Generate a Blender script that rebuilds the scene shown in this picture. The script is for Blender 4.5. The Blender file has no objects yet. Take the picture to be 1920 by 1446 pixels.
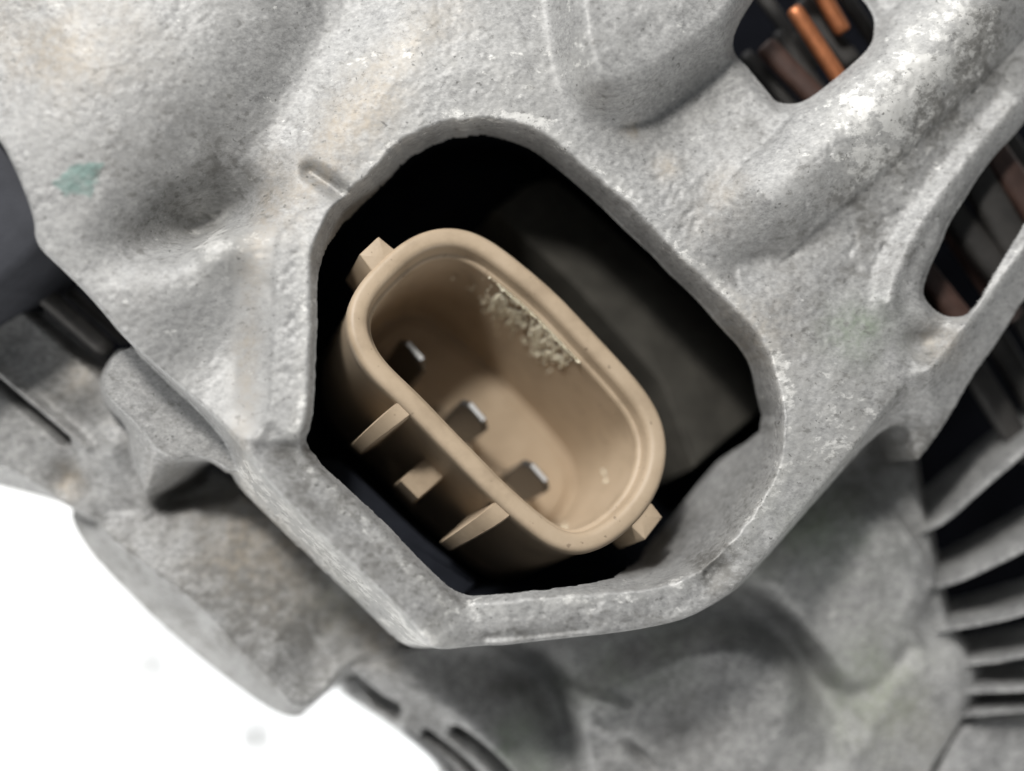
import bpy, math, random
import numpy as np
from mathutils import Vector

# ------------------------------------------------------------------ units
# Everything is laid out in "u"; one u is 4 mm of the real part.
S = 0.004
D = 25.0                      # camera height above the rim plane (u) = 10 cm
TABLE = -15.0
random.seed(7)
rng = np.random.default_rng(11)
scene = bpy.context.scene
col = scene.collection

# ------------------------------------------------------------------ camera
cam_d = bpy.data.cameras.new('camera')
cam_d.sensor_width = 36.0
cam_d.lens = 36.0 * D / 19.2
cam_d.clip_start = 0.002
cam_d.clip_end = 10.0
cam_d.dof.use_dof = True
cam_d.dof.focus_distance = (D + 0.35) * S
cam_d.dof.aperture_fstop = 7.5
cam = bpy.data.objects.new('camera', cam_d)
cam.location = (0, 0, D * S)
col.objects.link(cam)
scene.camera = cam

# ------------------------------------------------------------------ world, lamps, exposure
world = bpy.data.worlds.new('World')
scene.world = world
world.use_nodes = True
wb = world.node_tree.nodes['Background']
wb.inputs[0].default_value = (0.93, 0.97, 1.0, 1)
wb.inputs[1].default_value = 0.145

def area(name, loc, target, size, power, colr, size_y=None):
    ld = bpy.data.lights.new(name, 'AREA')
    ld.shape = 'RECTANGLE' if size_y else 'DISK'
    ld.size = size * S
    if size_y:
        ld.size_y = size_y * S
    ld.energy = power
    ld.color = colr
    o = bpy.data.objects.new(name, ld)
    o.location = Vector(loc) * S
    o.rotation_euler = (Vector(target) - Vector(loc)).to_track_quat('-Z', 'Y').to_euler()
    col.objects.link(o)
    return o

area('ceiling_lamp', (-14, 36, 47), (0, 0, -2), 7.5, 0.50, (1.0, 0.97, 0.92))
area('window_light', (-46, 98, 82), (0, 0, -1), 84, 2.05, (0.985, 0.99, 1.0))
area('lower_left_fill', (-72, -66, 10), (-4, -4, -2), 50, 1.0, (1.0, 0.99, 0.97))  # added fill, no visible source, brightens the walls facing lower left
sp = bpy.data.lights.new('table_fill_spot', 'SPOT')  # added spot out of view that turns the table white
sp.energy = 1.5; sp.color = (0.98, 0.99, 1.0); sp.spot_size = math.radians(30); sp.spot_blend = 0.5; sp.shadow_soft_size = 3 * S
spo = bpy.data.objects.new('table_fill_spot', sp)
spo.location = Vector((14, -30, 8)) * S
spo.rotation_euler = (Vector((-9, -8.5, -15)) - Vector((14, -30, 8))).to_track_quat('-Z', 'Y').to_euler()
col.objects.link(spo)

area('lower_right_fill', (66, -76, 16), (3, -4, -3), 50, 0.6, (1.0, 0.985, 0.96))  # added fill out of view, stands in for bounce off the table

scene.view_settings.view_transform = 'Standard'
scene.view_settings.look = 'None'
scene.view_settings.exposure = 0.0
scene.view_settings.gamma = 1.0
scene.view_settings.use_curve_mapping = False
scene.render.engine = 'CYCLES'
scene.cycles.use_denoising = True
scene.cycles.max_bounces = 6

# ------------------------------------------------------------------ geometry helpers
def wpt(px, py, z):
    """where a feature seen at (px, py) in the photograph stands when it lies at height z"""
    k = (D - z) / D
    return ((px - 960.0) / 100.0 * k, -(py - 723.0) / 100.0 * k)

def pts(lst, z=0.0):
    return np.array([wpt(p[0], p[1], p[2] if len(p) > 2 else z) for p in lst])

def chaikin(P, n=2, closed=True):
    P = np.asarray(P, float)
    for _ in range(n):
        if closed:
            Q = np.roll(P, -1, 0)
            P = np.stack([0.75 * P + 0.25 * Q, 0.25 * P + 0.75 * Q], 1).reshape(-1, P.shape[1])
        else:
            a, b = P[:-1], P[1:]
            M = np.stack([0.75 * a + 0.25 * b, 0.25 * a + 0.75 * b], 1).reshape(-1, P.shape[1])
            P = np.vstack([P[:1], M, P[-1:]])
    return P

STEP = 0.03
xs = np.arange(-11.6, 11.6 + 1e-6, STEP)
ys = np.arange(-9.3, 9.3 + 1e-6, STEP)
NX, NY = len(xs), len(ys)
X, Y = np.meshgrid(xs, ys)            # [iy, ix]

def window(lo, hi, m):
    i0 = max(0, int((lo[0] - m - xs[0]) / STEP)); i1 = min(NX, int((hi[0] + m - xs[0]) / STEP) + 2)
    j0 = max(0, int((lo[1] - m - ys[0]) / STEP)); j1 = min(NY, int((hi[1] + m - ys[0]) / STEP) + 2)
    return slice(j0, max(j1, j0)), slice(i0, max(i1, i0))

def sdpoly(V, m=1.5):
    """signed distance to a closed polygon, negative inside"""
    V = np.asarray(V, float)
    out = np.full(X.shape, m, float)
    sj, si = window(V.min(0), V.max(0), m)
    x, y = X[sj, si], Y[sj, si]
    if x.size == 0:
        return out
    d = np.full(x.shape, 1e9); s = np.zeros(x.shape, bool)
    W = np.roll(V, -1, 0)
    for (ax, ay), (bx, by) in zip(V, W):
        ex, ey = bx - ax, by - ay
        wx, wy = x - ax, y - ay
        t = np.clip((wx * ex + wy * ey) / max(ex * ex + ey * ey, 1e-12), 0, 1)
        qx, qy = wx - ex * t, wy - ey * t
        np.minimum(d, qx * qx + qy * qy, out=d)
        if abs(ey) > 1e-12:
            c = ((ay > y) != (by > y)) & (x < ex * (y - ay) / ey + ax)
            s ^= c
    d = np.sqrt(d)
    d[s] *= -1
    out[sj, si] = np.minimum(d, m)
    return out

def sdline(V, m=1.5):
    """distance to a polyline and the parameter 0..1 along it"""
    V = np.asarray(V, float)
    out = np.full(X.shape, m, float); par = np.zeros(X.shape)
    sj, si = window(V.min(0), V.max(0), m)
    x, y = X[sj, si], Y[sj, si]
    d = np.full(x.shape, 1e9); pp = np.zeros(x.shape)
    L = np.r_[0, np.cumsum(np.hypot(*np.diff(V, axis=0).T))]
    for k in range(len(V) - 1):
        ax, ay = V[k]; ex, ey = V[k + 1] - V[k]
        wx, wy = x - ax, y - ay
        t = np.clip((wx * ex + wy * ey) / max(ex * ex + ey * ey, 1e-12), 0, 1)
        q = np.hypot(wx - ex * t, wy - ey * t)
        b = q < d
        d[b] = q[b]; pp[b] = ((L[k] + t * (L[k + 1] - L[k])) / L[-1])[b]
    out[sj, si] = np.minimum(d, m); par[sj, si] = pp
    return out, par

def smax(a, b, k):
    h = np.clip(0.5 + 0.5 * (a - b) / k, 0, 1)
    return b + (a - b) * h + k * h * (1 - h)

def smin(a, b, k):
    return -smax(-a, -b, k)

def sstep(d, w):
    """1 inside (d<0) .. 0 outside, soft over +-w"""
    t = np.clip(0.5 - d / (2 * w), 0, 1)
    return t * t * (3 - 2 * t)

def gauss(px, py, r, z=0.0, rx=None, ang=0.0):
    cx, cy = wpt(px, py, z)
    r = r / 100.0; rx = r if rx is None else rx / 100.0
    c, s = math.cos(ang), math.sin(ang)
    u = (X - cx) * c + (Y - cy) * s; v = -(X - cx) * s + (Y - cy) * c
    return np.exp(-(u / rx) ** 2 - (v / r) ** 2)

def noise2(wave, seed):
    """smooth value noise, about -1..1, features of size wave (u)"""
    g = np.random.default_rng(seed)
    nx = int((xs[-1] - xs[0]) / wave) + 5; ny = int((ys[-1] - ys[0]) / wave) + 5
    T = g.uniform(-1, 1, (ny, nx))
    fx = (xs - xs[0]) / wave + 1; fy = (ys - ys[0]) / wave + 1
    def interp(T, f):
        i = f.astype(int); t = (f - i); t = t * t * (3 - 2 * t)
        return T[i] * (1 - t)[:, None] + T[i + 1] * t[:, None]
    return interp(interp(T, fy).T, fx).T

def blur(A, n=1):
    for _ in range(n):
        P = np.pad(A, 1, mode='edge')
        A = (P[:-2, 1:-1] + 2 * P[1:-1, 1:-1] + P[2:, 1:-1]) / 4
        P = np.pad(A, 1, mode='edge')
        A = (P[1:-1, :-2] + 2 * P[1:-1, 1:-1] + P[1:-1, 2:]) / 4
    return A

LOW = -9.0
def loft(A, zA, B, zB, drop=LOW):
    """flat top zA inside A, wall running down to zB at outline B, nothing beyond B"""
    dA = sdpoly(A, 3.0); dB = sdpoly(B, 3.0)
    a = np.maximum(dA, 0); b = np.maximum(-dB, 0)
    t = a / np.maximum(a + b, 1e-6)
    z = zA * (1 - t) + zB * t
    z = np.where(dA <= 0, zA, z)
    return np.where((dB > 0) & (dA > 0), drop, z)

# ------------------------------------------------------------------ THE CASTING AS A SCULPTED SURFACE
# --- outlines traced on the part
RIM_IN = [(590, 470), (618, 405), (652, 362), (691, 328), (748, 267), (805, 236), (866, 221), (936, 217), (997, 232), (1032, 249),
          (1076, 284), (1129, 328), (1190, 376), (1229, 420), (1276, 471), (1336, 523), (1380, 566), (1414, 600), (1444, 643),
          (1461, 694), (1474, 759), (1472, 823), (1464, 879), (1449, 913), (1414, 965), (1357, 1035), (1300, 1080), (1213, 1100),
          (1043, 1112), (937, 1121), (885, 1128), (854, 1121), (802, 1077), (708, 978), (641, 918), (590, 870), (565, 826),
          (583, 792), (588, 700), (590, 600), (587, 520)]
RIM_LOW = [(600, 480), (626, 412), (668, 362), (735, 304), (787, 273), (840, 257), (888, 251), (923, 254), (989, 273), (1032, 304),
           (1085, 348), (1129, 387), (1172, 431), (1225, 479), (1250, 508), (1306, 559), (1357, 619), (1384, 645), (1410, 683),
           (1423, 735), (1434, 778, -1.6), (1424, 806, -2.6), (1345, 866, -3.3), (1290, 930, -3.4), (1235, 1000, -3.4), (1185, 1062, -3.0), (1130, 1094, -2.0), (1043, 1104),
           (937, 1112), (890, 1117), (862, 1108), (812, 1070), (720, 976), (655, 918), (605, 868), (580, 830), (596, 792), (600, 700),
           (601, 600), (598, 520)]
DECK_TOP = [(-260, 60), (-60, 190), (22, 262), (60, 325), (97, 420), (95, 466), (133, 502), (178, 547), (216, 589), (250, 634),
            (340, 716), (425, 790), (470, 838), (481, 850), (535, 919), (606, 989), (672, 1051), (781, 1155), (812, 1204),
            (900, 1205), (1006, 1194), (1155, 1181), (1229, 1170), (1293, 1154), (1352, 1122), (1392, 1094), (1474, 1000),
            (1564, 897), (1646, 803), (1689, 751), (1723, 709), (1768, 688), (1823, 625), (1870, 560), (1925, 470), (2050, 320),
            (2200, 100), (2200, -250), (-260, -250)]
DECK_LOW = [(-300, 120), (-90, 235), (12, 268), (52, 330), (90, 425), (88, 472), (126, 510), (170, 556), (208, 599), (240, 640),
            (325, 725), (400, 800), (425, 850), (424, 902), (500, 978), (609, 1082), (693, 1160), (752, 1219), (800, 1221),
            (900, 1211), (1006, 1200), (1155, 1187), (1229, 1176), (1293, 1160), (1352, 1128), (1396, 1099), (1478, 1006),
            (1568, 904), (1652, 812), (1705, 800), (1716, 880), (1745, 850), (1794, 780), (1832, 709), (1889, 633), (1930, 560),
            (2060, 420), (2230, 200), (2230, -280), (-300, -280)]
SLOT_A = [(1374, 64), (1380, 88), (1407, 113), (1428, 140), (1448, 165), (1460, 183), (1482, 190), (1506, 189), (1526, 180),
          (1550, 163), (1570, 147), (1618, 107), (1648, 76), (1660, 36), (1660, 10), (1640, -30), (1560, -90), (1450, -60), (1395, 20)]
SLOT_B = [(1733, 545), (1748, 502), (1774, 452), (1790, 412), (1820, 370), (1843, 332), (1884, 278), (1922, 243), (2010, 140),
          (2080, 190), (1990, 350), (1925, 440), (1888, 495), (1869, 522), (1846, 564), (1820, 593), (1792, 598), (1765, 589), (1742, 568)]

# --- deck relief (the rear cover seen nearly face on)
tilt = -0.10 * X - 0.10 * Y
R = np.zeros_like(X)
# large shoulder upper left, and the valley that runs down beside it
R += 0.55 * gauss(180, 120, 300, rx=420, ang=math.radians(60))
dv, pv = sdline(chaikin(pts([(700, -160), (610, 40), (520, 200), (430, 330), (372, 404)]), 2, False), 4.0)
R -= (0.35 + 0.35 * pv) * np.exp(-(dv / 0.95) ** 2)
# edge of the shoulder beside the dark cap
R -= 0.25 * gauss(20, 130, 90, rx=160, ang=math.radians(60))
# pocket and the raised pad below it
R -= 0.78 * gauss(372, 402, 46, rx=112, ang=math.radians(22))
R -= 0.25 * gauss(300, 440, 50, rx=110, ang=math.radians(35))
R += 0.50 * gauss(420, 468, 46, rx=50)
R += 0.14 * gauss(350, 520, 70, rx=90, ang=math.radians(45))
R -= 0.30 * gauss(415, 660, 90, rx=120, ang=math.radians(75))
# smooth raised rib left of the opening (textured strip sits between it and the hole)
dr, prr = sdline(chaikin(pts([(470, 860), (478, 790), (486, 640), (490, 500), (520, 400), (590, 300)]), 2, False), 2.0)
strip = sdpoly(pts([(640, 372), (560, 400), (527, 441), (520, 495), (518, 566), (514, 690), (511, 773), (502, 800), (484, 822), (492, 846), (560, 835), (640, 800), (640, 500)], 0.2), 2)
R += 0.17 * np.clip(1 - np.maximum(strip, 0) / 0.72, 0, 1) * np.clip((wpt(0, 380, 0)[1] - Y) / 0.8, 0, 1) * np.clip((Y + 1.25) / 0.28, 0, 1)
R += 0.05 * sstep(strip, 0.06) * np.clip((Y + 1.12) / 0.12, 0, 1)
# bright saddle above the opening
R += 0.22 * gauss(880, 120, 170, rx=330, ang=math.radians(20))
# cast bump at the top
bp = sdpoly(chaikin(pts([(1050, -240), (1062, 60), (1090, 165), (1140, 192), (1200, 182), (1290, 120), (1392, 45), (1470, -120), (1480, -240)]), 3), 3)
R += 1.0 * sstep(bp, 0.40)
# hollow between bump and slot
R -= 0.30 * gauss(1300, 190, 90, rx=150, ang=math.radians(35))
# ridge from the upper right corner to the opening
dg, pg = sdline(chaikin(pts([(2000, -180), (1830, 20), (1690, 165), (1560, 285), (1440, 400), (1395, 440)]), 2, False), 3.0)
wr = 1.22 - 0.30 * pg
R += (1.15 - 0.55 * pg) * (0.35 * np.sqrt(np.clip(1 - (dg / wr) ** 2, 0, 1)) + 0.65 * np.exp(-(1.15 * dg / wr) ** 2)) * np.clip((1 - pg) * 9 + 0.1, 0, 1)
R -= 0.42 * gauss(1470, 462, 46, rx=110, ang=math.radians(25))
R -= 0.20 * gauss(1620, 430, 120, rx=150, ang=math.radians(40))
# raised lips along the second slot
dl, _ = sdline(chaikin(pts([(1960, 160), (1850, 285), (1770, 385), (1705, 500), (1690, 560)]), 2, False), 2)
R += 0.22 * np.exp(-(dl / 0.22) ** 2)
dl, _ = sdline(chaikin(pts([(1980, 440), (1890, 545), (1820, 640), (1765, 700)]), 2, False), 2)
R += 0.25 * np.exp(-(dl / 0.24) ** 2)
R -= 0.30 * gauss(1775, 640, 34, rx=60)
# gentle land around the right hand corner of the rim
R += 0.10 * gauss(1500, 800, 130, rx=200, ang=math.radians(45))
# notch in the rim and the chipped rim corner
dn, _ = sdline(pts([(578, 318), (618, 346), (665, 378)]), 1)
R -= 0.22 * np.exp(-(dn / 0.15) ** 2)
R -= 0.16 * gauss(1345, 1074, 22, rx=48, ang=math.radians(40))
R -= 0.08 * gauss(520, 812, 18)
dgv, _ = sdline(chaikin(pts([(915, 1190), (1010, 1184), (1100, 1176)]), 1, False), 1)
R -= 0.10 * np.exp(-(dgv / 0.10) ** 2)
deckZ = tilt + R
crest, _ = sdline(chaikin(pts([(470, 846), (535, 917), (606, 987), (672, 1049), (781, 1153), (815, 1200)], 0.5), 1, False), 3)
ccx, ccy = wpt(960, 720, 0)
ll = np.clip((-(X + Y) - 2.6) / 0.8, 0, 1) * (1 - np.clip((X + 0.9) / 0.8, 0, 1)) * (1 - sstep(-(Y + 1.08), 0.34))
deckZ = deckZ + ll * (0.22 - 0.62 * np.minimum(crest, 0.9))

# --- rim rounding near the opening
dIn = sdpoly(chaikin(pts(RIM_IN, 0.0), 2), 3.0)
deckZ = deckZ * 1.0
deck = loft(chaikin(pts(DECK_TOP, -0.05), 2), deckZ, chaikin(pts(DECK_LOW, -1.6), 2), np.full_like(X, -1.75))

# --- opening: wall from the rim edge down to where the dark plastic starts
A_open, B_open = chaikin(pts(RIM_IN, 0.0), 2), chaikin(pts(RIM_LOW, -1.35), 2)
dA, dB = sdpoly(A_open, 3), sdpoly(B_open, 3)
edge = (0.020 * noise2(0.26, 40) + 0.016 * noise2(0.10, 41) + 0.010 * noise2(0.05, 42)) * (0.55 + 0.6 * np.clip((X + Y + 1) / 2, 0, 1))
dA = dA + edge * np.clip(1 - np.abs(dA) / 0.5, 0, 1)
dB = np.maximum(dB, dA + 0.085)
a = np.maximum(-dA, 0); b = np.maximum(dB, 0)
t = a / np.maximum(a + b, 1e-6)
nearside = np.clip((-(X + Y) + 0.2) / 2.0, 0, 1) * (1 - np.clip((X - 2.0) / 0.8, 0, 1))
lowz = -1.45 * (1 - nearside) + (deckZ - 0.25) * nearside - 1.9 * np.clip(1.5 * gauss(1290, 950, 130, -3, rx=190, ang=math.radians(45)), 0, 1)
wallz = deckZ * (1 - t) + lowz * t
cont = dB.copy()
inside = dA < 0

# --- tab below the deck edge, on the left
tab = loft(chaikin(pts([(240, 640), (212, 668), (196, 700), (192, 722), (206, 752), (262, 800), (300, 850), (345, 868), (395, 858), (432, 890),
                        (470, 880), (440, 790), (340, 700)], -0.9), 2), np.full_like(X, -1.0) + 0.12 * tilt,
           chaikin(pts([(232, 640), (204, 664), (184, 700), (180, 722), (190, 760), (235, 800), (240, 860), (270, 945), (330, 905), (380, 866), (420, 896),
                        (480, 890), (450, 780), (340, 690)], -1.8), 2), np.full_like(X, -1.9))
# --- stator body on the left
st_top = chaikin(pts([(-260, 420), (0, 545), (60, 590), (140, 662), (190, 702), (240, 760), (290, 860), (300, 960), (240, 990), (170, 968), (128, 952),
                      (60, 900), (-30, 860), (-260, 780)], -2.3), 2)
st_low = chaikin(pts([(-260, 400), (0, 530), (65, 580), (145, 655), (200, 700), (260, 760), (310, 860), (320, 980), (240, 1010), (160, 985), (118, 957),
                      (50, 938), (-30, 918), (-260, 860)], -3.0), 2)
stz = np.full_like(X, -2.25)
stator = loft(st_top, stz, st_low, np.full_like(X, -3.6))
ge, gp = sdline(pts([(-150, 560), (0, 694), (62, 750), (129, 806), (170, 838)], -2.3), 2)
stator += np.where(stator > -8, 0.22 * np.exp(-((ge) / 0.11) ** 2), 0)
ge2, gp2 = sdline(pts([(-150, 600), (0, 716), (62, 768), (127, 824)], -2.4), 2)
stator -= np.where(stator > -8, 0.55 * np.exp(-((ge2) / 0.10) ** 4), 0)
stator += np.where(stator > -8, 0.18 * gauss(150, 730, 30, -2.3) + 0.2 * gauss(215, 835, 40, -2.3) - 0.25 * gauss(130, 895, 40, -2.4), 0)

# --- mounting boss, lower left
bs_top = chaikin(pts([(250, 965), (190, 972), (200, 1002), (240, 1032), (312, 1084), (375, 1126), (427, 1192), (484, 1249), (526, 1296), (560, 1338),
                      (606, 1300), (640, 1250), (760, 1225), (720, 1170), (600, 1060), (480, 950), (400, 900), (300, 940)], -2.15), 2)
bs_low = chaikin(pts([(250, 930), (140, 942), (128, 960), (132, 985), (152, 1020), (178, 1056), (230, 1108), (292, 1171), (365, 1233), (432, 1285),
                      (484, 1322), (526, 1345), (563, 1350), (580, 1338), (617, 1300), (660, 1262), (780, 1240), (740, 1170), (600, 1050),
                      (480, 940), (400, 880), (300, 900)], -3.5), 2)
bsz = -2.35 - 0.35 * sstep(sdpoly(chaikin(pts([(560, 1180), (640, 1110), (760, 1220), (660, 1250), (590, 1290), (540, 1250)], -2.5), 2)), 0.4)
bcr, _ = sdline(chaikin(pts([(180, 978), (240, 1028), (312, 1084), (375, 1126), (427, 1192), (484, 1249), (540, 1310)], -2.15), 1, False), 4)
bsz = bsz + 0.30 - 0.42 * np.minimum(bcr, 2.2)
bsz = bsz - 0.25 * gauss(640, 1150, 60, -2.5, rx=120, ang=math.radians(-45)) + 0.10 * gauss(330, 1060, 70, -2.5, rx=180, ang=math.radians(-42))
boss = loft(bs_top, bsz, bs_low, np.full_like(X, -3.5))
# dark hollow beside the boss
hd = sdpoly(chaikin(pts([(272, 944), (353, 874), (378, 864), (398, 870), (424, 900), (420, 935), (372, 940), (300, 962)], -1.9), 2))

# --- lower body (front half of the frame) to the bottom and right
fr_top = chaikin(pts([(640, 1250), (770, 1215), (900, 1190), (1200, 1150), (1380, 1080), (1500, 950), (1640, 800), (1700, 790), (1715, 890), (1742, 990),
                      (1762, 1090), (1788, 1190), (1826, 1240), (1838, 1300), (1790, 1390), (1740, 1460), (1700, 1620), (960, 1620),
                      (880, 1450), (812, 1408), (740, 1345), (672, 1290)], -3.3), 2)
fr_low = chaikin(pts([(600, 1230), (770, 1180), (900, 1160), (1200, 1120), (1380, 1050), (1500, 920), (1640, 770), (1720, 770), (1735, 890), (1760, 990),
                      (1778, 1090), (1800, 1180), (1850, 1235), (1862, 1310), (1810, 1400), (1760, 1470), (1720, 1650), (900, 1660),
                      (812, 1448), (797, 1428), (740, 1381), (676, 1339), (618, 1300)], -4.2), 2)
F = np.full_like(X, -3.15) - 0.03 * X + 0.02 * Y
P1 = sdpoly(chaikin(pts([(1420, 1090), (1560, 930), (1660, 950), (1725, 1040), (1755, 1100), (1715, 1180), (1650, 1270), (1590, 1300), (1530, 1220), (1460, 1130)], -3), 2), 2)
F += 0.45 * sstep(P1, 0.35)
P2 = sdpoly(chaikin(pts([(1060, 1310), (1180, 1240), (1330, 1190), (1430, 1200), (1505, 1275), (1490, 1370), (1440, 1450), (1400, 1640), (1130, 1640), (1090, 1430)], -3), 2), 2)
F += 0.55 * sstep(P2, 0.32)
F -= 0.25 * gauss(1290, 1380, 100, -3, rx=140, ang=math.radians(40))
P3 = sdpoly(chaikin(pts([(1700, 1230), (1800, 1250), (1838, 1300), (1780, 1400), (1720, 1480), (1640, 1640), (1520, 1640), (1560, 1480), (1620, 1350)], -3), 2), 2)
F += 0.30 * sstep(P3, 0.40)
F -= 0.45 * gauss(1540, 1275, 40, -3, rx=90, ang=math.radians(-60))
F -= 0.35 * gauss(1420, 1150, 40, -3, rx=120, ang=math.radians(-40))
F -= 0.35 * gauss(1640, 860, 60, -3, rx=160, ang=math.radians(48))
F += 0.22 * gauss(1718, 1020, 14, -3, rx=55, ang=math.radians(-58))
F += 0.25 * gauss(1722, 1203, 12, -3, rx=20, ang=math.radians(-40))
F += 0.18 * gauss(1757, 1098, 14, -3)
# rib and valley bottom centre
dq, pq = sdline(chaikin(pts([(650, 1232), (770, 1270), (860, 1325), (930, 1390), (985, 1470), (1020, 1560)], -3.3), 2, False), 2)
F += 0.34 * np.exp(-(dq / 0.34) ** 2)
F -= 0.60 * gauss(960, 1262, 60, -3.3, rx=140, ang=math.radians(-25))
F -= 0.40 * gauss(1040, 1340, 50, -3.3, rx=120, ang=math.radians(-60))
P4 = sdpoly(pts([(1040, 1300), (1080, 1292), (1130, 1300), (1185, 1320), (1192, 1375), (1150, 1382), (1105, 1362), (1062, 1340)], -3), 1)
F += 0.16 * sstep(P4, 0.08)
F -= 0.35 * gauss(1195, 1412, 9, -3, rx=46, ang=math.radians(-42))
for (pl, w, dep) in [([(655, 1270), (700, 1315), (735, 1335)], 0.22, 1.0), ([(650, 1300), (682, 1335)], 0.07, 0.5),
                     ([(800, 1375), (840, 1404), (885, 1444), (930, 1500)], 0.10, 0.8), ([(858, 1370), (900, 1398), (945, 1440), (990, 1500)], 0.15, 0.8),
                     ([(762, 1376), (800, 1408), (845, 1450), (880, 1500)], 0.10, 0.6)]:
    dd, _ = sdline(chaikin(pts(pl, -3.5), 2, False), 1)
    F -= dep * np.exp(-(dd / w) ** 4)
frame = loft(fr_top, F, fr_low, np.full_like(X, -4.6))

# --- put the castings together
body = smax(stator, boss, 0.12)
body = smax(body, frame, 0.15)
body = smax(body, tab, 0.10)
body = body - 0.9 * np.exp(-(np.maximum(hd + 0.05, 0) / 0.12) ** 2) * (body > -8)
H = smax(deck, body, 0.12)
H = np.where(inside, wallz, H)
# slots cut through the deck
for SL, zs in ((SLOT_A, -0.85), (SLOT_B, -1.0)):
    ds = sdpoly(chaikin(pts([p_[:2] for p_ in SL], zs), 2), 2)
    rounding = np.clip((0.28 - ds) / 0.28, 0, 1)
    H = H - 0.20 * rounding ** 2 * (ds > -0.3)
    cut = -0.30 + 13.0 * ds
    H = np.where(ds < 0.4, smin(H, cut, 0.12), H)
    cont = np.maximum(np.minimum(cont, 9), -9); cont = np.where(np.abs(ds) < 1.0, np.minimum(cont, ds + 0.03), cont)
hole = cont < 0
H = blur(H, 2)

# --- cast skin: real unevenness
smooth_rib = np.exp(-(dr / 0.36) ** 4)
rough = 1.0 - 0.75 * np.clip(smooth_rib, 0, 1)
rough *= 1 - 0.8 * np.exp(-(sdpoly(pts([(455, 430), (512, 430), (504, 770), (478, 815), (436, 790), (448, 520)], 0.1), 1).clip(0) / 0.06) ** 2)
rough *= 1 - 0.7 * sstep(sdpoly(pts([(140, 960, -3.2), (190, 975, -2.3), (312, 1084, -2.2), (375, 1126, -2.2), (427, 1192, -2.2), (526, 1296, -2.2), (563, 1345, -3), (484, 1330, -3.5), (292, 1180, -3.5), (150, 1035, -3.5)]), 1), 0.1)
relief = 0.014 * noise2(0.55, 1) + 0.006 * noise2(0.17, 2) + 0.004 * noise2(0.085, 3) + 0.004 * blur(rng.normal(0, 1, X.shape), 1)
top = np.clip((H + 3.5) / 1.5, 0.35, 1)
H = H + relief * rough * top * 1.0
# pitted, crumbly patches
pit = np.clip(noise2(0.14, 8) * 0.6 + noise2(0.30, 9) * 0.5 - 0.25, 0, 1)
pitmask = np.clip(gauss(1770, 200, 130, 0, rx=220, ang=math.radians(45)) + gauss(1650, 400, 150) + 0.7 * gauss(400, 480, 80)
                  + 0.9 * gauss(1300, 400, 90, rx=260, ang=math.radians(-42)) + gauss(545, 640, 40, rx=230, ang=math.radians(90)) * 0.8
                  + gauss(1090, 1150, 40, rx=260) + 1.6 * gauss(1345, 1072, 36, rx=56, ang=math.radians(40)) + gauss(700, 1060, 40, rx=200, ang=math.radians(-44)) * 0.6, 0, 1)
H = H - 0.065 * pit * pitmask

# ------------------------------------------------------------------ stains on the metal, plus painted shade and brightness (noise breaks them up)
n1, n2, n3 = noise2(0.9, 21), noise2(0.35, 22), noise2(1.6, 23)
def clampm(m):
    return np.clip(m, 0, 1)
tan = (gauss(90, 80, 110, rx=170) + 0.9 * gauss(690, 190, 60, rx=230, ang=math.radians(52)) + 0.8 * gauss(600, 350, 40, rx=90, ang=math.radians(60))
       + 1.1 * gauss(478, 600, 26, rx=230, ang=math.radians(86)) + 1.2 * gauss(212, 812, 24, -2) + 1.3 * gauss(132, 900, 36, -2.5)
       + 0.9 * gauss(470, 1030, 90, -2.4, rx=170, ang=math.radians(-40)) + 1.0 * gauss(680, 1185, 40, -2.8, rx=90, ang=math.radians(-40))
       + 0.9 * gauss(1190, 232, 18) + 1.0 * gauss(1262, 300, 26) + 0.8 * gauss(1370, 330, 40) + 0.6 * gauss(1420, 600, 90)
       + 0.6 * gauss(1800, 640, 50) + 0.5 * gauss(1340, 420, 60) + 0.5 * gauss(150, 700, 60, -2.3) + 0.5 * gauss(1680, 1330, 120, -3))
tan = clampm(tan * (0.75 + 0.6 * n1 + 0.3 * n2))
green = (1.0 * gauss(1640, 620, 55, rx=70) + 0.9 * gauss(1540, 1000, 90, -3, rx=130) + 1.0 * gauss(1200, 1250, 60, -3, rx=140, ang=math.radians(20))
         + 0.9 * gauss(960, 1380, 50, -3.3) + 0.8 * gauss(1640, 1300, 130, -3) + 0.7 * gauss(1000, 1420, 60, -3.3) + 0.5 * gauss(1440, 1050, 60, -3)
         + 0.35 * gauss(640, 1130, 60, -2.5))
green = clampm(green * (0.8 + 0.7 * n1 + 0.4 * n2))
pale = (0.9 * gauss(415, 450, 60) + 1.3 * gauss(1680, 210, 90, rx=150, ang=math.radians(45)) + 0.4 * gauss(880, 130, 120, rx=260)
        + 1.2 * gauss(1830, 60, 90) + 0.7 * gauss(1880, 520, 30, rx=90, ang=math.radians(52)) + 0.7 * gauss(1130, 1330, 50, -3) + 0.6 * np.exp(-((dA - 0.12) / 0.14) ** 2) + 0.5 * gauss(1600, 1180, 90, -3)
        + 0.8 * gauss(820, 1180, 40) + 0.5 * gauss(1560, 800, 120))
outer_band = np.exp(-(sdpoly(pts([(432, 895), (486, 856), (540, 922), (676, 1054), (784, 1160), (800, 1212), (755, 1214), (609, 1078), (500, 974)], -0.6), 1).clip(0) / 0.10) ** 2)
crescent = np.exp(-(sdpoly(pts([(140, 960, -3.2), (190, 975, -2.3), (312, 1084, -2.2), (375, 1126, -2.2), (427, 1192, -2.2), (526, 1296, -2.2), (563, 1345, -3), (484, 1322, -3.5), (292, 1171, -3.5), (160, 1025, -3.5)]), 1).clip(0) / 0.08) ** 2)
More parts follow.
